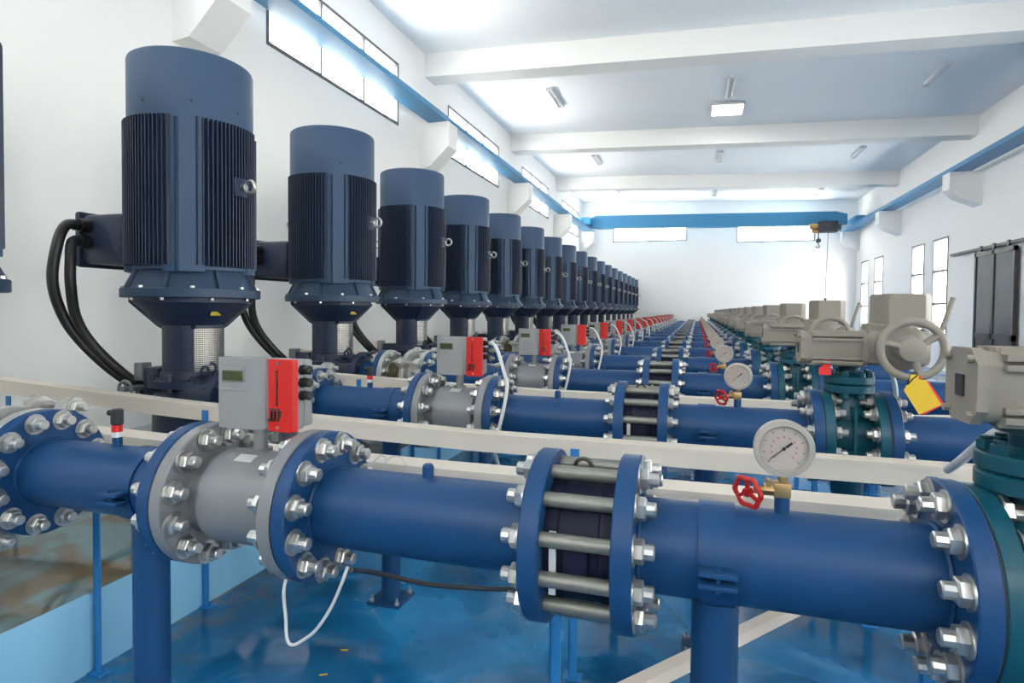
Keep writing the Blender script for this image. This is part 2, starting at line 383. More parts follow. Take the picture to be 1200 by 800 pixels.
link('hoist_body', MB().cbox(4.95, 5.72, YC-.62, YC-.19, 5.14, 5.62, .04).cyl('X', (5.72, YC-.4, 5.38), 0, .12, .16, 14).mesh('hoist_body', DARK), h, ho)
link('drive_unit', MB().cyl('X', (4.62, YC-.4, 5.42), 0, .33, .13, 14).cyl('X', (4.70, YC-.4, 5.22), 0, .25, .10, 14).mesh('drive_unit', BRASS), h, ho)
link('load_chain', MB().bar((4.98, YC-.4, 5.16), (4.98, YC-.4, 4.86), .04).mesh('load_chain', DARK), h, ho)
link('hook', MB().cyl('Y', (4.98, YC-.4, 4.80), -.07, .07, .10, 14).tube([(4.98, YC-.4, 4.72), (4.98, YC-.4, 4.64), (5.03, YC-.4, 4.56), (4.99, YC-.4, 4.50), (4.91, YC-.4, 4.53), (4.90, YC-.4, 4.58)], .022, 8).mesh('hook', DARK), h, ho)
link('pendant_cable', MB().tube([(5.36, YC-.4, 5.15), (5.34, YC-.42, 4.2), (5.31, YC-.4, 3.2), (5.30, YC-.42, 2.3)], .012, 6).mesh('pendant_cable', DARK), h, ho)
link('pendant_control', MB().cbox(5.25, 5.35, YC-.46, YC-.38, 1.95, 2.3, .015).mesh('pendant_control', DARK), h, ho)

# ------------------------------------------------------------------ ceiling lamps
side = {-3.58: 'left', .66: 'middle', 4.85: 'right'}; far = ['nearest', 'second', 'farthest']
for j, y in enumerate((15.1, 21.7, 28.2)):
    for x in (-3.58, .66, 4.85):
        z = zc(x)
        t = thing('ceiling_lamp', 'twin tube ceiling lamp, %s column, %s of the three bays in view' % (side[x], far[j]), 'lamp', (x, y, z), 'twin tube ceiling lamps')
        link('lamp_body', cached('lamp_body', lambda: MB().prism('Y', [(-.07, 0), (.07, 0), (.045, -.05), (-.045, -.05)], -.64, .64), LAMPB), t)
        for s in (-1, 1): link('lamp_tube', cached('lamp_tube', lambda: MB().cyl('Y', (0, 0, 0), -.60, .60, .019, 10), TUBE), t, (s*.052, 0, -.055))
        for s in (-1, 1): link('end_cap', cached('end_cap', lambda: MB().cbox(-.09, .09, -.025, .025, -.08, 0, .01), LAMPB), t, (0, s*.625, 0))
t = thing('panel_lamp', 'square lit panel lamp glowing on the ceiling before the second beam', 'lamp', (.66, 16.6, zc(.66)-.075)); t.rotation_euler = (0, .0368, 0)
link('lamp_body', MB().cbox(-.40, .40, -.42, .42, -.02, .05, .01).mesh('panel_body', LAMPB), t)
link('diffuser', MB().box(-.37, .37, -.39, .39, -.03, -.02).mesh('diffuser', LIT), t)

# ------------------------------------------------------------------ bolts
def bolt_mb(grip, nut=.0275, nh=.020, r=.0170, pr=.024, washer=True):
    a = grip/2; e = a+.004+nh
    mb = MB().lathe('X', (0, 0, 0), [(-e-pr, 0), (-e-pr, r*.8), (-e-pr+.003, r), (e+pr-.003, r), (e+pr, r*.8), (e+pr, 0)], 10)
    for s in (-1, 1):
        if washer: mb.lathe('X', (0, 0, 0), [(s*a, r*.9), (s*a, nut+.007), (s*(a+.004), nut+.007), (s*(a+.004), r*.9)], 14)
        mb.lathe('X', (0, 0, 0), [(s*(a+.003), r*.9), (s*(a+.003), nut*.9), (s*(a+.007), nut), (s*(e-.003), nut), (s*e, nut*.86), (s*e, r*.9)], 6, phase=.3)
    return mb
BOLT = bolt_mb(2*FT+.004).mesh('bolt', ZINC)
def ring_of(mb_fn, x, rad=BC, n=12, off=15):
    out = MB()
    for i in range(n):
        a = radians(off+360/n*i); st = len(out.v); b = mb_fn(); out.add(b.v, b.f); out.xf(Matrix.Translation((x, rad*cos(a), AX+rad*sin(a))) @ Matrix.Rotation(a, 4, 'X'), st)
    return out
def bolts(t, key, x, lvl, parent=None, rad=BC, n=12, off=15):
    if lvl == 0:
        for i in range(n):
            a = radians(off+360/n*i); t.at('bolt', BOLT, (x, rad*cos(a), AX+rad*sin(a)), (a+random.uniform(-.4, .4), 0, 0))
    elif lvl == 1:
        o = t.part('flange_bolts', 'ring_'+key, lambda: ring_of(lambda: bolt_mb(2*FT+.004), x, rad, n, off), ZINC); o['kind'] = 'stuff'
    else:
        o = t.part('flange_bolts', 'ringlow_'+key, lambda: ring_of(lambda: bolt_mb(2*FT+.004, washer=False), x, rad, n, off), ZINC); o['kind'] = 'stuff'

def flange(mb, x0, x1, R=RF, ri=None, seg=56, c=.003):
    mb.lathe('X', (0, 0, AX), [(x0, 0), (x0, R-c), (x0+c, R), (x1-c, R), (x1, R-c), (x1, 0)], seg); return mb

# x stations along a row (metres)
XA = -2.106                     # right face of the flange by the pump joint
XM0, XM1 = -1.438, -1.0375      # flow meter faces
XC0, XC1 = -.378, -.125         # outer faces of the two check valve plates
PT_ = .046
XG0, XG1 = .535, .787           # gate valve faces
SUPL, SUPR = -1.66, .05

# ------------------------------------------------------------------ vertical pump with motor
XP, PY = -3.165, .085
O3 = (XP, PY, 0)
def fins():
    mb = MB()
    for q in range(4):
        st = len(mb.v)
        for i in range(18):
            x = -.188+.413*i/17; yo = sqrt(.386**2-x*x); mb.box(x-.0035, x+.0035, .29, yo, 1.925, 2.812)
        mb.xf(Matrix.Translation((XP, PY, 0)) @ Matrix.Rotation(q*pi/2-.08, 4, 'Z'), st)
    return mb
def housing():
    mb = MB().lathe('Z', O3, [(1.90, 0), (1.90, .345), (1.92, .345), (1.925, .335), (2.815, .335), (2.815, 0)], 48)
    for q in range(4):
        st = len(mb.v)
        mb.prism('Z', [(-.100, .28), (.140, .28), (.140, .335), (.132, .343), (.066, .360), (.060, .345), (.050, .345), (.044, .372), (-.082, .372), (-.092, .364)], 1.885, 2.81)
        mb.xf(Matrix.Translation((XP, PY, 0)) @ Matrix.Rotation(q*pi/2+pi/4-.08, 4, 'Z'), st)
    return mb
def mflange():
    mb = MB().lathe('Z', O3, [(1.728, 0), (1.728, .404), (1.732, .408), (1.780, .408), (1.785, .404), (1.785, .372), (1.90, .325), (1.90, 0)], 56)
    for i in range(8):
        st = len(mb.v); mb.prism('Y', [(.30, 1.785), (.398, 1.785), (.398, 1.795), (.345, 1.90), (.30, 1.90)], -.009, .009)
        mb.xf(Matrix.Translation((XP, PY, 0)) @ Matrix.Rotation(i*pi/4+pi/8, 4, 'Z'), st)
    return mb
def mflange_bolts():
    mb = MB()
    for i in range(8):
        a = i*pi/4; x, y = XP+.388*cos(a), PY+.388*sin(a); mb.cyl('Z', (x, y, 0), 1.785, 1.799, .014, 6); x, y = XP+.352*cos(a+.3), PY+.352*sin(a+.3); mb.cyl('Z', (x, y, 0), 1.712, 1.728, .011, 6)
    return mb
def cowl():
    return MB().lathe('Z', O3, [(2.80, .345), (2.80, .365), (3.195, .365), (3.21, .36), (3.217, .35), (3.222, .2), (3.222, 0)], 64).cyl('X', (XP+.364, PY, 2.90), 0, .006, .008, 8).cyl('Y', (XP, PY-.37, 2.90), 0, .006, .008, 8).cyl('Y', (XP+.257, PY-.263, 2.905), 0, .006, .007, 8)
def lantern():
    mb = MB().lathe('Z', O3, [(1.728, 0), (1.728, .345), (1.700, .345), (1.555, .182), (1.535, .182), (1.535, 0)], 48)
    for i in range(4):
        st = len(mb.v); mb.prism('Y', [(.18, 1.53), (.205, 1.545), (.36, 1.70), (.36, 1.728), (.18, 1.728)], -.012, .012)
        mb.xf(Matrix.Translation((XP, PY, 0)) @ Matrix.Rotation(i*pi/2+pi/4, 4, 'Z'), st)
    return mb
def column():   # cast tube with one window toward +x that the guard covers; back closed to keep light out
    mb = MB(); a0, a1 = radians(45), radians(315)
    mb.lathe('Z', O3, [(1.245, .180), (1.56, .180), (1.56, .150), (1.245, .150), (1.245, .180)], 40, a0, a1)
    for a in (a0, a1):
        st = len(mb.v); mb.box(.150, .182, -.004, .004, 1.245, 1.56); mb.xf(Matrix.Translation((XP, PY, 0)) @ Matrix.Rotation(a, 4, 'Z'), st)
    mb.lathe('Z', O3, [(.92, 0), (.92, .180), (1.25, .180), (1.25, 0)], 40)
    return mb
def guard(side):
    mb = MB(); nA, nZ = 24, 24; c0 = 0 if side > 0 else pi; z0, z1 = 1.25, 1.553
    for i in range(nA):
        for j in range(nZ):
            a, b = c0-radians(44)+radians(88)*i/nA, c0-radians(44)+radians(88)*(i+1)/nA; za, zb = z0+(z1-z0)*j/nZ, z0+(z1-z0)*(j+1)/nZ
            m = .17; ai, bi = a+(b-a)*m, b-(b-a)*m; zi, zj = za+(zb-za)*m, zb-(zb-za)*m
            P = lambda an, z: (XP+.177*cos(an), PY+.177*sin(an), z)
            mb.add([P(a, za), P(b, za), P(b, zb), P(a, zb), P(ai, zi), P(bi, zi), P(bi, zj), P(ai, zj)], [(0, 1, 5, 4), (1, 2, 6, 5), (2, 3, 7, 6), (3, 0, 4, 7)])
    return mb
def shaft(): return MB().cyl('Z', O3, 1.2, 1.6, .045, 20).cyl('Z', O3, 1.34, 1.46, .085, 24, .006)
def head():
    mb = MB().lathe('Z', O3, [(PLZ, 0), (PLZ, .33), (.405, .33), (.41, .26), (.72, .25), (.74, .285), (.79, .285), (.80, .24), (1.10, .235), (1.15, .205), (1.16, .262), (1.205, .262), (1.21, .20), (1.26, .19), (1.26, 0)], 48)
    mb.lathe('X', (0, 0, AX), [(XP+.1, .135), (-2.84, .135), (-2.82, .185), (-2.775, .185), (-2.772, .18), (-2.772, 0)], 40)
    for i in range(8):
        a = i*pi/4+.2; mb.cyl('Z', (XP+.24*cos(a), PY+.24*sin(a), 0), 1.135, 1.245, .020, 6)
    for i in range(10):
        a = i*pi/5+.1; mb.cyl('X', (0, .16*cos(a), AX+.16*sin(a)), -2.86, -2.74, .017, 6)
    for s in (-1, 1): mb.prism('Y', [(XP+.16, 1.02), (-2.86, 1.0), (-2.86, 1.19), (XP+.16, 1.24)], s*.09-.012, s*.09+.012)
    mb.cbox(XP-.33, XP-.20, PY-.09, PY+.07, 1.08, 1.27, .012)
    mb.torus((-2.93, -.06, 1.27), 'X', .03, .009, 14, 6).torus((-2.98, .05, 1.28), 'Y', .03, .009, 14, 6)
    return mb
def vent():
    return MB().cbox(XP-.40, XP-.33, PY-.10, PY-.02, 1.18, 1.30, .008).torus((XP-.40, PY-.16, 1.13), 'Y', .055, .010, 20, 8).cyl('Y', (XP-.40, PY-.16, 1.13), -.02, .14, .02, 12).bar((XP-.45, PY-.16, 1.13), (XP-.35, PY-.16, 1.13), .012).bar((XP-.40, PY-.16, 1.08), (XP-.40, PY-.16, 1.18), .012).tube([(XP-.40, PY-.05, 1.13), (XP-.39, PY-.12, 1.04), (XP-.33, PY-.14, 1.02), (XP-.25, PY-.1, 1.05)], .012, 8)
def tbox():
    return MB().cbox(XP-.665, XP-.30, PY-.245, PY+.245, 1.945, 2.265, .035).cbox(XP-.70, XP-.655, PY-.265, PY+.265, 1.925, 2.285, .02)
def tlid(): return MB().cbox(XP-.715, XP-.69, PY-.24, PY+.24, 1.95, 2.26, .012)
def glands(z): return MB().cyl('Y', (XP-.60, PY-.31, z), 0, .07, .045, 12).cyl('Y', (XP-.60, PY-.335, z), 0, .03, .038, 6)
CAB = [[(-3.765, -.20, 2.185), (-3.765, -.30, 2.175), (-3.76, -.36, 2.05), (-3.79, -.37, 1.82), (-3.81, -.29, 1.60), (-3.765, -.19, 1.415), (-3.66, -.04, 1.21), (-3.555, .16, 1.03), (-3.44, .28, .80), (-3.42, .36, PLZ)],
       [(-3.765, -.20, 2.085), (-3.745, -.28, 2.07), (-3.72, -.31, 1.95), (-3.72, -.31, 1.80), (-3.745, -.26, 1.60), (-3.72, -.17, 1.42), (-3.62, -.02, 1.21), (-3.52, .18, 1.03), (-3.41, .30, .80), (-3.38, .38, PLZ)]]
def eye(s):
    mb = MB()
    mb.torus((XP+s*.455, PY, 2.43), 'Y', .037, .012, 22, 8).cyl('X', (XP+s*.38, PY, 2.43), 0, s*.045, .022, 12)
    return mb
def eyepad(s):
    mb = MB()
    mb.cbox(min(XP+s*.30, XP+s*.392), max(XP+s*.30, XP+s*.392), PY-.055, PY+.055, 2.37, 2.49, .01)
    return mb
def sticker():
    st = MB(); a = radians(-20); R = .263
    st.prism('Y', [(-.035, -.028), (.035, -.028), (0, .035)], 0, .003)
    M_ = Matrix.Translation((XP+.282*cos(a), PY+.282*sin(a), 1.64)) @ Matrix.Rotation(a+pi/2, 4, 'Z') @ Matrix.Rotation(radians(-43), 4, 'X')
    return st.xf(M_)
def make_pump(n, lvl):
    t = T('vertical_pump', ('tall blue vertical motor pump, %s in the long row of motors' % o_(n)) if n > 1 else 'nearest vertical motor pump, mostly cut off by the left picture edge', 'pump', n, XP, PLZ, 'vertical motor pumps', PY)
    t.part('fan_cowl', 'fan_cowl', cowl, MOTOR)
    h = t.part('motor_housing', 'motor_housing', housing, MOTOR)
    t.part('cooling_fins', 'cooling_fins', fins, MOTORD, h)  # darker colour than the housing paints in the deep shade between fins
    mf = t.part('motor_flange', 'motor_flange', mflange, MOTORF)
    if lvl < 2: t.part('bolts', 'mflange_bolts', mflange_bolts, ZINC, mf)['kind'] = 'stuff'
    ln = t.part('lantern', 'lantern', lantern, MOTORD)
    if lvl < 1: t.part('sticker', 'sticker', sticker, STICK, ln)
    t.part('column', 'column', column, MOTORD)
    t.part('mesh_guard', 'mesh_guard', lambda: guard(1), STEEL, label='perforated steel guard')
    t.part('shaft', 'shaft', shaft, DARK)  # dark colour stands in for the shade inside the column
    t.part('pump_head', 'pump_head', head, MOTORD)
    b = t.part('terminal_box', 'terminal_box', tbox, MOTORD)
    t.part('box_lid', 'box_lid', tlid, MOTORD, b)
    if lvl < 2:
        for z in (2.185, 2.085): t.part('cable_gland', 'cable_gland%.3f' % z, lambda: glands(z), BLACK, b)
    for i, c_ in enumerate(CAB): t.part('power_cable', 'power_cable%d' % i, lambda: MB().tube(c_, .031, 12), BLACK, label='thick black power cable')
    for s in (1, -1):
        t.part('eye_bolt_boss', 'eye_bolt_boss%d' % s, lambda: eyepad(s), MOTORD, h); t.part('eye_bolt', 'eye_bolt%d' % s, lambda: eye(s), ZINC)
    if lvl < 2: t.part('vent_valve', 'vent_valve', vent, GREY)
    t.part('discharge_pipe', 'discharge_pipe', lambda: flange(MB().cyl('X', (0, 0, AX), -2.772, -2.60, RP, 40), -2.60, -2.556), PIPE)

# ------------------------------------------------------------------ dismantling joint
def jflanges(x0, x1):
    mb = flange(MB(), x0, x1)
    for i in range(4):
        a = radians(58+90*i); st = len(mb.v)
        mb.prism('X', [(-.045, .17), (.045, .17), (.04, .235), (.02, .262), (-.02, .262), (-.04, .235)], x0+.002, x1-.002)
        mb.xf(Matrix.Translation((0, 0, AX)) @ Matrix.Rotation(a-pi/2, 4, 'X') , st)
    return mb
def jsleeve(): return MB().cyl('X', (0, 0, AX), -2.512, -2.19, .125, 40)
def jbellows():
    mb = MB()
    for i in range(5): mb.torus((-2.47+.026*i, 0, AX), 'X', .135, .013, 36, 8)
    return mb
def jrod(): return bolt_mb(.193, .027, .022, .013, .03)
def make_joint(n, lvl):
    t = T('dismantling_joint', 'silver flanged dismantling joint beside the pump of the %s pipe row' % o_(n), 'pipe joint', n, -2.35, AX-.25, 'dismantling joints')
    t.part('flange', 'jfl0', lambda: flange(MB(), -2.552, -2.51), WFL); t.part('flange', 'jfl1', lambda: jflanges(-2.194, -2.152), WFL); t.part('gland_ring', 'jfl2', lambda: jflanges(-2.345, -2.305), WFL)
    t.part('sleeve', 'jsleeve', jsleeve, WFL); t.part('bellows', 'jbellows', jbellows, BELL)
    JR = CACHE.setdefault('jrod', None) or jrod().mesh('tie_rod', ZINC); CACHE['jrod'] = JR
    for i in range(4):
        a = radians(58+90*i); t.at('tie_rod', JR, (-2.2485, .235*cos(a), AX+.235*sin(a)), (a, 0, 0))
    bolts(t, 'j0', -2.554, lvl)

# ------------------------------------------------------------------ pipe spools
def pipe(x0, x1): return MB().lathe('X', (0, 0, AX), [(x0, RP), (x1, RP)], 56)
def weld(mb, x):  # small fillet weld bead
    return mb.torus((x, 0, AX), 'X', RP+.001, .006, 48, 6)
def make_spools(n, lvl):
    row = o_(n)
    t = T('pipe_spool', 'short blue flanged pipe between silver joint and flow meter, %s pipe row' % row, 'pipe', n, -1.77, AX-.209, 'pipes left of the flow meters')
    t.part('pipe', 'pipeA', lambda: weld(pipe(XA-.02, XM0-.02), XA+.004), PIPE)
    t.part('flange', 'flA0', lambda: flange(MB(), XA-.044, XA), PIPE); t.part('flange', 'flA1', lambda: flange(MB(), XM0-.002-FT, XM0-.002), PIPE)
    bolts(t, 'a', XA-.046, lvl)
    t = T('pipe_spool', 'plain blue flanged pipe between flow meter and check valve, %s pipe row' % row, 'pipe', n, -.70, AX-.209, 'pipes right of the flow meters')
    t.part('pipe', 'pipeB', lambda: weld(weld(pipe(XM1+.02, XC0+.02), XM1+FT+.006), XC0-.004), PIPE)
    t.part('flange', 'flB0', lambda: flange(MB(), XM1+.002, XM1+.002+FT), PIPE); t.part('flange', 'flB1', lambda: flange(MB(), XC0, XC0+PT_), PIPE)
    t.part('branch_stub', 'stubB', lambda: MB().lathe('Z', (-.69, 0, 0), [(1.20, 0), (1.20, .0155), (1.244, .0155), (1.25, .011), (1.25, 0)], 16), PIPE)
    t = T('pipe_spool', 'blue flanged pipe under the pressure gauge of the %s pipe row' % row, 'pipe', n, .2, AX-.209, 'pipes under the gauges')
    t.part('pipe', 'pipeC', lambda: weld(weld(pipe(XC1-.02, XG0-.02), XC1+.004), XG0-FT-.006), PIPE)
    t.part('flange', 'flC0', lambda: flange(MB(), XC1-PT_, XC1), PIPE); t.part('flange', 'flC1', lambda: flange(MB(), XG0-.002-FT, XG0-.002), PIPE)
    t.part('branch_stub', 'stubC', lambda: MB().cyl('Z', (.19, 0, 0), 1.2, 1.252, .0165, 18), PIPE)
    t = T('pipe_spool', 'blue outlet pipe leaving the gate valve of the %s pipe row' % row, 'pipe', n, 1.4, 0, 'outlet pipes')
    def elbow():
        pts = [(XG1+.02, 0, AX), (1.3, 0, AX), (1.62, 0, AX)]+[(1.62+.3*sin(a*pi/16), 0, AX-.3*(1-cos(a*pi/16))) for a in range(1, 9)]+[(1.92, 0, .4), (1.92, 0, 0)]
        return MB().tube(pts, RP, 44, 1)
    t.part('pipe', 'pipeD', elbow, PIPE); t.part('flange', 'flD0', lambda: flange(MB(), XG1+.002, XG1+.002+FT), PIPE)

# ------------------------------------------------------------------ flow meter
def fm_body():
    return MB().lathe('X', (0, 0, AX), [(XM0+FT-.01, .122), (XM0+FT+.012, .117), (-1.352, .117), (-1.345, .137), (-1.125, .137), (-1.118, .117), (XM1-FT-.012, .117), (XM1-FT+.01, .122)], 52)
def housing_box():
    return MB().cbox(-1.368, -1.108, .035, .075, 1.316, 1.516, .008).cbox(-1.362, -1.112, -.005, .04, 1.312, 1.518, .006)
def lid():
    mb = MB().prism('Z', [(-1.370, .0), (-1.372, -.018), (-1.362, -.030), (-1.245, -.030), (-1.222, -.018), (-1.212, -.006), (-1.212, .0)], 1.311, 1.521)
    return mb
def red_cover(): return MB().prism('Z', [(-1.200, .0), (-1.200, -.012), (-1.194, -.018), (-1.122, -.024), (-1.110, -.018), (-1.106, .0)], 1.309, 1.519)
def logo():
    mb = MB(); Y = -.0225; z0 = 1.335
    def bx(x0, x1, z0_, z1_): mb.box(x0, x1, Y-.0022, Y+.004, z0_, z1_)
    bx(-1.1925, -1.1875, z0+.004, z0+.010)
    for i in range(3): bx(-1.1835+.0125*i, -1.1785+.0125*i, z0+.004, z0+.034)
    bx(-1.1835, -1.1535, z0+.036, z0+.041); bx(-1.1520, -1.1470, z0+.020, z0+.036); bx(-1.1535, -1.1490, z0+.015, z0+.020)
    for k in range(16): bx(-1.1640, -1.1590, 1.385+k*.0066, 1.385+k*.0066+.0042)
    return mb
def screws(): return MB().cyl('Y', (-1.157, -.026, 1.508), 0, .01, .004, 8).cyl('Y', (-1.157, -.026, 1.322), 0, .01, .004, 8)
def make_meter(n, lvl):
    t = T('flow_meter', 'grey flanged flow meter with red-striped display box on the %s pipe row' % o_(n), 'flow meter', n, -1.24, AX-.209, 'flow meters')
    t.part('meter_tube', 'fm_body', fm_body, GREY)
    t.part('flange', 'fmf0', lambda: flange(MB(), XM0+.002, XM0+FT), GREY); t.part('flange', 'fmf1', lambda: flange(MB(), XM1-FT, XM1-.002), GREY)
    t.part('gasket', 'fmg0', lambda: MB().cyl('X', (0, 0, AX), XM0-.003, XM0+.003, RF-.004, 48), GASK); t.part('gasket', 'fmg1', lambda: MB().cyl('X', (0, 0, AX), XM1-.003, XM1+.003, RF-.004, 48), GASK)
    t.part('neck', 'fm_neck', lambda: MB().cyl('Z', (-1.245, .01, 0), 1.22, 1.32, .021, 20).cyl('Z', (-1.245, .01, 0), 1.232, 1.25, .034, 20), GREY)
    if lvl < 2:
        t.part('name_plate', 'fm_plate', lambda: MB().add([(-1.275, -.066, 1.2285), (-1.215, -.066, 1.2285), (-1.215, -.036, 1.2395), (-1.275, -.036, 1.2395), (-1.275, -.066, 1.2255), (-1.215, -.066, 1.2255), (-1.215, -.036, 1.2365), (-1.275, -.036, 1.2365)], [(0, 1, 2, 3), (7, 6, 5, 4), (0, 4, 5, 1), (1, 5, 6, 2), (2, 6, 7, 3), (3, 7, 4, 0)]), PLATE)
    b = t.part('display_housing', 'fm_box', housing_box, BOXG)
    l = t.part('housing_lid', 'fm_lid', lid, BOXG, b)
    rc = t.part('side_cover', 'fm_red', red_cover, RED, b, label='red side cover strip')
    if lvl < 2:
        t.part('display', 'fm_lcdf', lambda: MB().cbox(-1.350, -1.268, -.034, -.026, 1.448, 1.494, .003), LCDF, b); t.part('screen', 'fm_lcd', lambda: MB().box(-1.343, -1.273, -.0365, -.03, 1.454, 1.483), LCD, b)
        t.part('lid_groove', 'fm_groove', lambda: MB().cbox(-1.358, -1.262, -.033, -.026, 1.424, 1.429, .002), BOXG, b)
    if lvl < 1:
        t.part('segments', 'fm_seg', lambda: (lambda m: [m.box(-1.338+.0085*i, -1.3325+.0085*i, -.0375, -.036, z, z+.007) for i in range(7) for z in (1.459, 1.471)] and m)(MB()), LCDT, b)
        t.part('logo', 'fm_logo', logo, INK, b); t.part('screw', 'fm_screws', screws, ZINC, b)
    for z in (1.487, 1.450, 1.412):
        t.part('cable_gland', 'fm_gl%.3f' % z, lambda: MB().cyl('X', (0, .025, z), -1.115, -1.100, .016, 6).cyl('X', (0, .025, z), -1.100, -1.078, .0135, 14, .004), BLACK, b)
    bolts(t, 'm0', XM0, lvl); bolts(t, 'm1', XM1, lvl)

# ------------------------------------------------------------------ check valve with stud bolts
def cv_body():
    mb = MB().lathe('X', (0, 0, AX), [(XC0+PT_, 0), (XC0+PT_, .150), (XC0+PT_+.03, .152), (XC0+PT_+.034, .146), (XC1-PT_-.036, .146), (XC1-PT_-.032, .152), (XC1-PT_, .152), (XC1-PT_, 0)], 44)
    mb.cbox(-.285, -.225, -.158, -.12, AX-.05, AX+.045, .006)
    return mb
def make_check(n, lvl):
    t = T('check_valve', 'dark wafer check valve clamped by long rods on the %s pipe row' % o_(n), 'valve', n, -.25, AX-.209, 'wafer check valves')
    t.part('valve_body', 'cv_body', cv_body, DARKV)
    if 'studb' not in CACHE:
        rod = MB().cyl('X', (0, 0, 0), XC0/2-XC1/2, XC1/2-XC0/2, .0175, 12); nf = len(rod.f); nb = bolt_mb(XC1-XC0, pr=.022); rod.add(nb.v, nb.f)
        me = rod.mesh('clamp_rod', ROD); me.materials.append(ZINC)
        for i_, p_ in enumerate(me.polygons): p_.material_index = 1 if i_ >= nf else 0
        CACHE['studb'] = me
    SB = CACHE['studb']
    for i in range(12):
        a = radians(15+30*i); t.at('clamp_rod', SB, ((XC0+XC1)/2, BC*cos(a), AX+BC*sin(a)), (a+random.uniform(-.4, .4), 0, 0))
    if lvl < 2:
        t.part('tag_plate', 'cv_tag', lambda: MB().box(-.315, -.299, -.156, -.150, AX-.085, AX+.060), PLATE)
        t.part('lifting_ring', 'cv_ring', lambda: MB().torus((-.262, -.02, AX+.178), 'Y', .021, .005, 20, 8), BLACK)

# ------------------------------------------------------------------ pressure gauge with needle valve
GX, GZ = .19, 1.362
def make_gauge(n, lvl):
    t = T('pressure_gauge', 'round pressure gauge with red valve wheel on the %s pipe row' % o_(n), 'gauge', n, GX, 1.25, 'pressure gauges')
    t.part('gauge_case', 'g_case', lambda: MB().lathe('Y', (GX, 0, GZ), [(.022, 0), (.022, .055), (.012, .0625), (-.014, .0645), (-.019, .063), (-.020, .052), (-.017, .0495), (-.012, .0495)], 48), GCASE)
    d = t.part('dial', 'g_dial', lambda: MB().cyl('Y', (GX, 0, GZ), -.0135, -.010, .0535, 48), DIAL)
    def ticks(R0, R1, N, w):
        mb = MB()
        for i in range(N):
            a = radians(225-270*i/(N-1)); mb.bar((GX+R0*cos(a), -.0140, GZ+R0*sin(a)), (GX+R1*cos(a), -.0140, GZ+R1*sin(a)), w, .0008, (0, 1, 0))
        return mb
    if lvl < 2:
        t.part('scale_marks', 'g_t1', lambda: (lambda m, k: m.add(k.v, k.f))(ticks(.043, .046, 41, .0006), ticks(.039, .046, 9, .0013)), INK, d)
        t.part('inner_scale', 'g_t2', lambda: ticks(.024, .029, 11, .004), PINK, d)
    def needle():
        a = radians(220); c_, s_ = cos(a), sin(a)
        return MB().bar((GX-.022*c_, -.016, GZ-.022*s_), (GX-.006*c_, -.016, GZ-.006*s_), .0052, .001, (0, 1, 0)).bar((GX-.008*c_, -.016, GZ-.008*s_), (GX+.038*c_, -.016, GZ+.038*s_), .0017, .001, (0, 1, 0)).cyl('Y', (GX, 0, GZ), -.019, -.013, .0035, 12)
    t.part('needle', 'g_needle', needle, INK, d)
    t.part('gauge_stem', 'g_stem', lambda: MB().cyl('Z', (GX, 0, 0), 1.288, 1.302, .0105, 6).cyl('Z', (GX, 0, 0), 1.28, 1.29, .008, 12), BRASS)
    v = t.part('needle_valve', 'g_valve', lambda: MB().cbox(.170, .207, -.017, .017, 1.250, 1.284, .003).cyl('X', (0, -.004, 1.265), .150, .172, .014, 6).cyl('X', (0, -.006, 1.263), .128, .152, .0095, 12).cyl('Y', (.160, -.012, 1.284), -.012, .012, .008, 6), BRASS)
    def wheel():
        mb = MB().torus((0, 0, 0), 'X', .033, .0062, 30, 8).cyl('X', (0, 0, 0), -.008, .008, .010, 12)
        st = 0
        mb.v = [(x, y*(1+.07*cos(6*math.atan2(z, y))), z*(1+.07*cos(6*math.atan2(z, y)))) for x, y, z in mb.v]
        for i in range(3):
            a = radians(90+120*i); mb.bar((0, .006*cos(a), .006*sin(a)), (0, .032*cos(a), .032*sin(a)), .008, .006, (1, 0, 0))
        return mb.xf(Matrix.Translation((.116, -.014, 1.2575)) @ Matrix.Rotation(radians(48), 4, 'Z') @ Matrix.Rotation(radians(-8), 4, 'Y'))
    t.part('handwheel', 'g_wheel', wheel, REDW, label='red valve handwheel')

# ------------------------------------------------------------------ motorised gate valve
VX = .662
def rrect(w, h, r, n=5):
    out = []
    for cx, cy, a0 in ((w/2-r, h/2-r, 0), (-w/2+r, h/2-r, 90), (-w/2+r, -h/2+r, 180), (w/2-r, -h/2+r, 270)):
        for i in range(n+1): a = radians(a0+90*i/n); out.append((cx+r*cos(a), cy+r*sin(a)))
    return out
AM = (0, -.035, 1.510)
def gv_body():
    mb = MB().lathe('X', (0, 0, AX), [(XG0+FT-.006, .125), (XG0+FT+.01, .112), (VX-.05, .118), (VX, .125), (VX+.05, .118), (XG1-FT-.01, .112), (XG1-FT+.006, .125)], 40)
    mb.lathe('Z', (VX, 0, 0), [(.842, 0), (.842, .062), (.85, .066), (.91, .068), (.94, .085), (1.02, .105), (1.15, .105), (1.20, .085), (1.24, .060), (1.32, .058), (1.32, 0)], 36)
    mb.box(VX-.006, VX+.006, -.145, .145, .94, 1.25); mb.box(XG0+FT, XG1-FT, -.006, .006, 1.10, 1.24)
    mb.box(XG0+FT, XG1-FT, -.135, .135, AX-.055, AX-.043)
    return mb
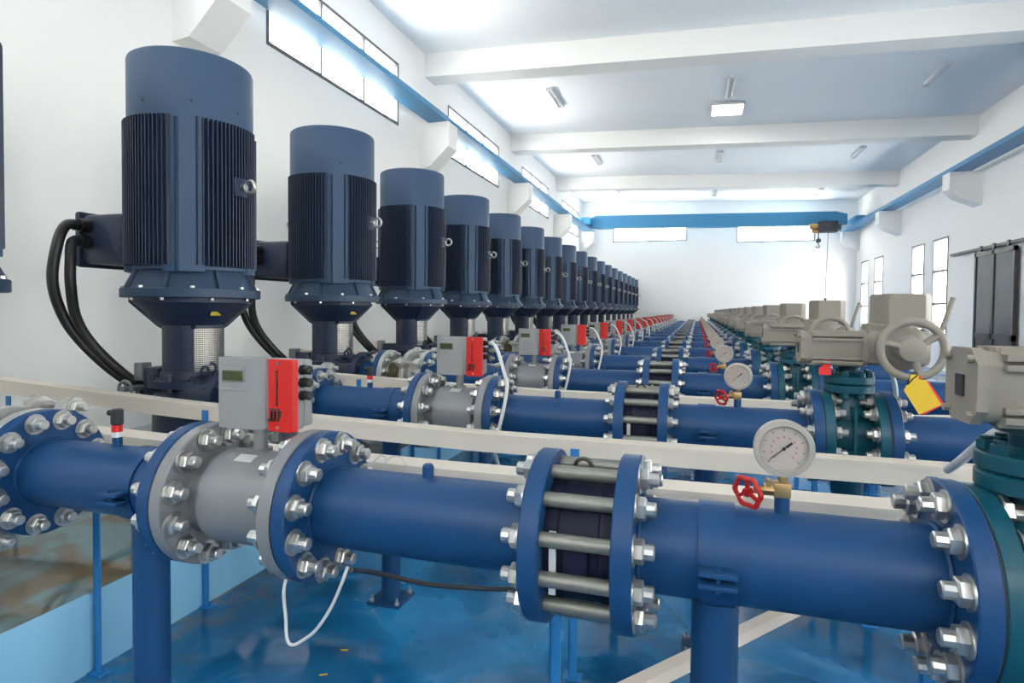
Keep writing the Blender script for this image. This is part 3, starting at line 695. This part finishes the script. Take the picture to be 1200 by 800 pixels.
def gv_bonnet():
    mb = MB().lathe('Z', (VX, 0, 0), [(1.310, 0), (1.310, .098), (1.314, .102), (1.342, .102), (1.345, .098), (1.347, .09), (1.351, .098), (1.354, .102), (1.382, .102), (1.386, .098), (1.386, 0)], 36)
    for i in range(8):
        a = radians(22.5+45*i); x, y = VX+.080*cos(a), .080*sin(a); mb.cyl('Z', (x, y, 0), 1.288, 1.412, .0115, 10).cyl('Z', (x, y, 0), 1.290, 1.310, .019, 6).cyl('Z', (x, y, 0), 1.386, 1.404, .019, 6)
    return mb
def gv_yoke():
    return MB().lathe('Z', (VX, 0, 0), [(1.38, 0), (1.38, .062), (1.40, .045), (1.425, .045), (1.43, .07), (1.446, .07), (1.446, 0)], 28)
def a_motor():
    mb = MB().prism('X', rrect(.135, .132, .03), .472, .70, AM)
    for s in (-1, 1):
        for z in (.060, .041): mb.box(.49, .69, AM[1]-.082, AM[1]-.05, AM[2]+s*z-.006, AM[2]+s*z+.006).box(.49, .69, AM[1]+.05, AM[1]+.082, AM[2]+s*z-.006, AM[2]+s*z+.006)
        for y in (-.05, -.025, .0, .025, .05): mb.box(.49, .69, AM[1]+y-.005, AM[1]+y+.005, AM[2]+s*.068-.009, AM[2]+s*.068+.009)
    mb.prism('X', rrect(.150, .146, .034), .690, .712, AM)
    return mb
def a_cap():
    pts = [(-.077, -.045), (-.045, -.075), (.045, -.075), (.077, -.045), (.077, .045), (.045, .075), (-.045, .075), (-.077, .045)]
    return MB().prism('X', rrect(.140, .138, .03), .462, .49, AM).prism('X', pts, .445, .464, AM)
def a_capscrew(y, z): return MB().cyl('X', (0, AM[1]+y, AM[2]+z), .434, .447, .008, 8)
def a_gear():
    mb = MB().cbox(.705, .955, -.105, .095, 1.440, 1.600, .028).cyl('Z', (VX+.02, 0, 0), 1.446, 1.475, .075, 28, .006)
    mb.cyl('Y', (.834, 0, 1.523), -.150, -.09, .098, 36, .012).lathe('Y', (.834, 0, 1.523), [(-.15, .088), (-.175, .070), (-.185, .055), (-.225, .045), (-.225, 0)], 32)
    mb.cyl('Z', (.80, 0, 0), 1.59, 1.622, .09, 30, .005)
    for x in (.72, .75, .78, .71): mb.cyl('Z', (x, -.085, 0), 1.59, 1.612, .007, 8)
    return mb
def a_ctrl():
    poly = [(.757, -.02), (.790, -.100), (.925, -.100), (.968, -.03), (.968, .08), (.925, .12), (.790, .12), (.757, .08)]
    mb = MB().prism('Z', poly, 1.617, 1.744); p2 = [(.862+(x-.862)*.96, .01+(y-.01)*.96) for x, y in poly]
    mb.prism('Z', p2, 1.744, 1.752); p3 = [(.862+(x-.862)*1.04, .01+(y-.01)*1.04) for x, y in poly]; mb.prism('Z', p3, 1.605, 1.618)
    return mb
def a_wheel():
    c_ = (.834, -.25, 1.521); mb = MB().torus(c_, 'Y', .114, .0165, 56, 12).lathe('Y', (c_[0], 0, c_[2]), [(-.268, 0), (-.268, .040), (-.262, .049), (-.240, .050), (-.22, .03), (-.20, .03)], 32)
    for a in (32, 165, 285):
        a = radians(a); mb.tube([(c_[0]+.035*cos(a), -.250, c_[2]+.035*sin(a)), (c_[0]+.08*cos(a), -.246, c_[2]+.08*sin(a)), (c_[0]+.115*cos(a), -.25, c_[2]+.115*sin(a))], .0145, 10, 4)
    return mb
def a_lever(): return MB().tube([(.955, .02, 1.565), (1.008, .01, 1.572), (1.022, 0, 1.61), (1.058, 0, 1.738)], .0105, 10, 6).cyl('X', (0, .02, 1.56), .95, .975, .02, 14)
def make_gate(n, lvl):
    t = T('gate_valve', 'teal gate valve with beige electric actuator on the %s pipe row' % o_(n), 'valve', n, VX, .842, 'motorised gate valves')
    t.part('valve_body', 'gv_body', gv_body, TEAL)
    t.part('flange', 'gvf0', lambda: flange(MB(), XG0+.002, XG0+FT, .205), TEAL); t.part('flange', 'gvf1', lambda: flange(MB(), XG1-FT, XG1-.002, .205), TEAL)
    t.part('gasket', 'gvg0', lambda: MB().cyl('X', (0, 0, AX), XG0-.003, XG0+.003, .203, 48), GASK); t.part('gasket', 'gvg1', lambda: MB().cyl('X', (0, 0, AX), XG1-.003, XG1+.003, .203, 48), GASK)
    t.part('bonnet', 'gv_bonnet', gv_bonnet, TEAL); t.part('yoke', 'gv_yoke', gv_yoke, TEAL)
    m = t.part('actuator_motor', 'a_motor', a_motor, BEIGE)
    def sh(o):
        if n == 1: o.location = Vector(o.location)+Vector((.07, 0, .015))
    sh(m); t.part('end_cap', 'a_cap', a_cap, BEIGE, m)
    if lvl < 2:
        [t.part('cap_screw', 'a_capscrew%d%d' % (y, z), lambda: a_capscrew(y*.055, z*.055), BEIGE, m) for y in (-1, 1) for z in (-1, 1)]; t.part('label_plate', 'a_label', lambda: MB().box(.441, .446, -.055, -.018, 1.487, 1.531), LAB, m)
    sh(t.part('gearbox', 'a_gear', a_gear, BEIGE)); sh(t.part('control_housing', 'a_ctrl', a_ctrl, BEIGE))
    sh(t.part('handwheel', 'a_wheel', a_wheel, BEIGE))
    if n > 1: t.part('lever', 'a_lever', a_lever, BEIGE)
    if n < NR: t.part('actuator_cable', 'a_cable%d' % (n == 1), lambda: MB().tube([(.72, .07, 1.46), (.70, .14, 1.42), (.70, .28, 1.37), (.80, .75, 1.20), (.90, 1.13, 1.085)] if n == 1 else [(.80, .07, 1.45), (.84, .14, 1.42), (.90, .24, 1.37), (.99, .5, 1.24), (1.02, .7, 1.14), (1.02, 1.18, 1.08)], .011 if n > 1 else .014, 10), WHITEC, label='white actuator cable')
    bolts(t, 'g0', XG0, lvl); bolts(t, 'g1', XG1, lvl)

# ------------------------------------------------------------------ supports
def sup_col(x): return MB().lathe('Z', (x, 0, 0), [(.012, .053), (AX-RP+.004, .053)], 28)
def sup_base(x): return MB().cbox(x-.10, x+.10, -.10, .10, 0, .013, .003)
def sup_saddle(x):
    mb = MB().lathe('X', (0, 0, AX), [(x-.04, RP+.001), (x-.04, RP+.006), (x+.04, RP+.006), (x+.04, RP+.001)], 56)
    return mb
def sup_ears(x, up_, s):
    y0, y1 = sorted((s*(RP+.001), s*(RP+.045))); z0 = AX+.000 if up_ else AX-.026
    return MB().cbox(x-.04, x+.04, y0, y1, z0, z0+.011, .002)
def sup_bolt(x, s):
    return MB().cyl('Z', (x, s*(RP+.026), 0), AX-.034, AX+.014, .006, 8).cyl('Z', (x, s*(RP+.026), 0), AX+.011, AX+.017, .010, 6).cyl('Z', (x, s*(RP+.026), 0), AX-.036, AX-.026, .010, 6)
def anchor(x, sx, sy):
    return MB().cyl('Z', (x+sx*.078, sy*.078, 0), .013, .05, .007, 8).cyl('Z', (x+sx*.078, sy*.078, 0), .013, .027, .014, 6)
def make_support(n, lvl, x, which):
    t = T('pipe_support', 'dark blue post clamping the %s pipe row %s' % (o_(n), which), 'support', n, x, 0, 'pipe support posts')
    key = '%.2f' % x
    t.part('post', 'sup_col'+key, lambda: sup_col(x), PIPE); t.part('base_plate', 'sup_base'+key, lambda: sup_base(x), PIPE)
    c_ = t.part('clamp_band', 'sup_sad'+key, lambda: sup_saddle(x), PIPE)
    if lvl < 2:
        for s in (-1, 1):
            t.part('clamp_ear', 'sup_eu%d' % s+key, lambda: sup_ears(x, True, s), PIPE, c_); t.part('clamp_ear', 'sup_el%d' % s+key, lambda: sup_ears(x, False, s), PIPE, c_)
            t.part('clamp_bolt', 'sup_b%d' % s+key, lambda: sup_bolt(x, s), PIPE, c_)
            for sy in (-1, 1): t.part('anchor_bolt', 'sup_a%d%d' % (s, sy)+key, lambda: anchor(x, s, sy), ZINC)

# ------------------------------------------------------------------ pressure switch on the left pipe
def make_switch(n, lvl):
    t = T('pressure_switch', 'small black sensor with red band on the %s pipe row' % o_(n), 'sensor', n, -1.80, 1.2, 'small pipe sensors')
    x = -1.80
    t.part('socket', 'sw0', lambda: MB().cyl('Z', (x, 0, 0), 1.195, 1.245, .0150, 16), PIPE)
    t.part('red_band', 'sw1', lambda: MB().cyl('Z', (x, 0, 0), 1.262, 1.284, .0165, 16), RED); t.part('pale_band', 'sw2', lambda: MB().cyl('Z', (x, 0, 0), 1.245, 1.262, .0165, 16), PLATE)
    t.part('cap', 'sw3', lambda: MB().cyl('Z', (x, 0, 0), 1.284, 1.336, .0185, 16, .004).cyl('X', (x-.034, 0, 1.322), 0, .03, .010, 10), BLACK)

# ------------------------------------------------------------------ rows
for n in range(1, NR+1):
    lvl = 0 if n <= 3 else (1 if n <= 8 else 2)
    make_pump(n, lvl); make_joint(n, lvl); make_spools(n, lvl); make_meter(n, lvl); make_check(n, lvl); make_gauge(n, lvl); make_gate(n, lvl)
    make_support(n, lvl, SUPL, 'left of its flow meter'); make_support(n, lvl, SUPR, 'right of its check valve')
    make_switch(n, lvl)
    if n > 1:
        t = T('signal_cable', 'white signal cable hanging from the display box of the %s pipe row' % o_(n), 'cable', n, -1.0, .8, 'white signal cables')
        t.part('cable', 'sig', lambda: MB().tube([(-1.08, .025, 1.487), (-1.04, -.02, 1.485), (-.99, -.10, 1.455), (-.945, -.15, 1.377), (-.912, -.18, 1.282), (-.925, -.20, 1.159), (-.957, -.19, 1.034), (-.979, -.16, .936), (-.965, -.12, .84), (-.96, -.05, .70), (-.97, .2, .6)], .0095, 10), WHITEC)

# ------------------------------------------------------------------ cable trunking between the rows
def trunk_path(pts, w, h):
    mb = MB(); n = len(pts); vs = []
    for x, y, z in pts: vs += [(x, y, z-h), (x, y+w, z-h), (x, y+w, z), (x, y, z)]
    fs = [(0, 1, 2, 3), (4*n-1, 4*n-2, 4*n-3, 4*n-4)]
    for i in range(n-1):
        for k in range(4): fs.append((i*4+k, (i+1)*4+k, (i+1)*4+(k+1) % 4, i*4+(k+1) % 4))
    return mb.add(vs, fs)
FARY, NEARY = 2.643-Y1, 2.007-Y1
for n in range(1, NR):
    for which, y0, pts, px in (('far', FARY, [(-4.4, FARY, 1.205), (-3.0, FARY, 1.135), (-1.95, FARY, 1.098), (-1.0, FARY, 1.078), (1.16, FARY, 1.082)], (-4.14, -2.595, -.518, .865)),
                               ('near', NEARY, [(-4.3, NEARY, 1.125), (-2.2, NEARY, 1.085), (-.9, NEARY, 1.078), (.55, NEARY, 1.084), (1.30, NEARY, 1.128)], (-3.9, -2.583, -.455, .90))):
        w = .09 if which == 'far' else .115
        lab = 'cream cable trunking between %s and %s pipe rows, %s' % (o_(n), o_(n+1), 'strip farther from camera' if which == 'far' else 'strip nearer the camera')
        t = T('cable_trunking', lab, 'trunking', n, -1.0, 0, 'cream cable trunkings', y0)
        t.part('tray', 'tray_'+which, lambda: trunk_path(pts, w, .082), TRUNK)
        t.part('cover', 'cover_'+which, lambda: trunk_path([(x, y-.0035, z+.004) for x, y, z in pts], w+.007, .016), TRUNK)
        for x in px:
            t.part('post', 'tpost_%s_%.2f' % (which, x), lambda: MB().box(x-.019, x+.019, y0-.012, y0-.004, PLZ if x < PLX else 0, 1.045+(.055 if x < -2 else 0)).box(x-.019, x-.013, y0-.012, y0+.016, PLZ if x < PLX else 0, 1.0), POST)
            t.part('foot_plate', 'tfoot_%s_%.2f' % (which, x), lambda: MB().box(x-.04, x+.04, y0-.035, y0+.03, PLZ if x < PLX else 0, (PLZ if x < PLX else 0)+.006), POST)

# ------------------------------------------------------------------ single items
o = link('floor_trunking', MB().add(*(lambda b: (b.v, b.f))(MB().bar((-.62, 2.12, .03), (.62, 3.685, .03), .065, .058))).mesh('floor_trunking', TRUNK)); tag(o, 'cream trunking strip lying diagonally on the blue floor', 'trunking')
o = link('loop_cable', MB().tube([(-1.063, Y1-.10, .945), (-1.061, Y1-.12, .90), (-1.055, Y1-.12, .83), (-1.051, Y1-.12, .772), (-1.034, Y1-.12, .757), (-1.005, Y1-.12, .772), (-.96, Y1-.12, .81), (-.913, Y1-.12, .878), (-.882, Y1-.12, .944), (-.868, Y1-.11, .99)], .0045, 8).mesh('loop_cable', WHITEC)); tag(o, 'thin white wire hanging in a loop under the nearest flow meter', 'cable')
o = link('black_cable', MB().tube([(-.905, 1.43, .945), (-.93, 1.6, .862), (-.827, 1.75, .776), (-.687, 1.85, .738), (-.568, 1.9, .730), (-.428, 2.0, .715), (-.2, 2.02, .76), (-.05, 2.03, .99)], .0075, 8).mesh('black_cable', BLACK)); tag(o, 'thin black cable running under the nearest blue pipe', 'cable')
o = link('curled_wire', MB().tube([(-1.18, 2.0, 1.075), (-1.151, 2.02, 1.107), (-1.129, 2.02, 1.100), (-1.121, 2.0, 1.085), (-1.112, 2.02, 1.100), (-1.09, 2.03, 1.108), (-1.06, 2.02, 1.104), (-1.03, 2.0, 1.084)], .0025, 6).mesh('curled_wire', WHITEC)); tag(o, 'thin curled white wire on the trunking behind nearest pipe', 'wire')
def tagcard(name, label, cat, pos, w, h, ang, m, lines=False):
    t = thing(name, label, cat, pos)
    mb = MB().prism('Y', [(-w/2, -h), (w/2, -h), (w/2, -.015), (w/2-.02, 0), (-w/2+.02, 0), (-w/2, -.015)], -.0012, .0012)
    c_ = link('card', mb.mesh('card', m), t, rot=(0, ang, 0))
    if lines: link('tie', MB().tube([(-.02, -.006, -.012), (-.005, -.012, .012), (.012, -.01, .03), (.0, .012, .035), (-.02, .006, -.012)], .0025, 6).mesh('tie', INK), t)
    link('hanger', MB().prism('Y', [(-.014, -.01), (.022, -.01), (.02, .03), (-.008, .03)], -.0018, .0018).mesh('hanger', m), t)
    return t
Y2 = rowY(2)
tagcard('hanging_tag', 'yellow card tag tied to the handwheel of the second gate valve', 'tag', (.832, Y2-.272, 1.392), .088, .125, radians(-30), YELLOW, True)
tagcard('hanging_tag', 'red card tag behind the yellow one on the handwheel', 'tag', (.840, Y2-.266, 1.388), .088, .125, radians(-33), REDT)
tagcard('hanging_tag', 'small red tag hanging under the actuator motor of the second gate valve', 'tag', (.545, Y2-.10, 1.437), .05, .045, 0, REDT)

for i, (x, y, a) in enumerate(((-1.62, 2.50, .3), (-1.60, 2.30, .5))):
    o = link('cable_tie', MB().bar((x-.018*cos(a), y-.018*sin(a), .004), (x+.018*cos(a), y+.018*sin(a), .004), .006, .004).mesh('cable_tie', YELLOW))
    tag(o, 'tiny yellow plastic tie lying on wet floor, %s of two' % ('farther' if i == 0 else 'nearer'), 'cable tie', 'yellow ties on the floor')
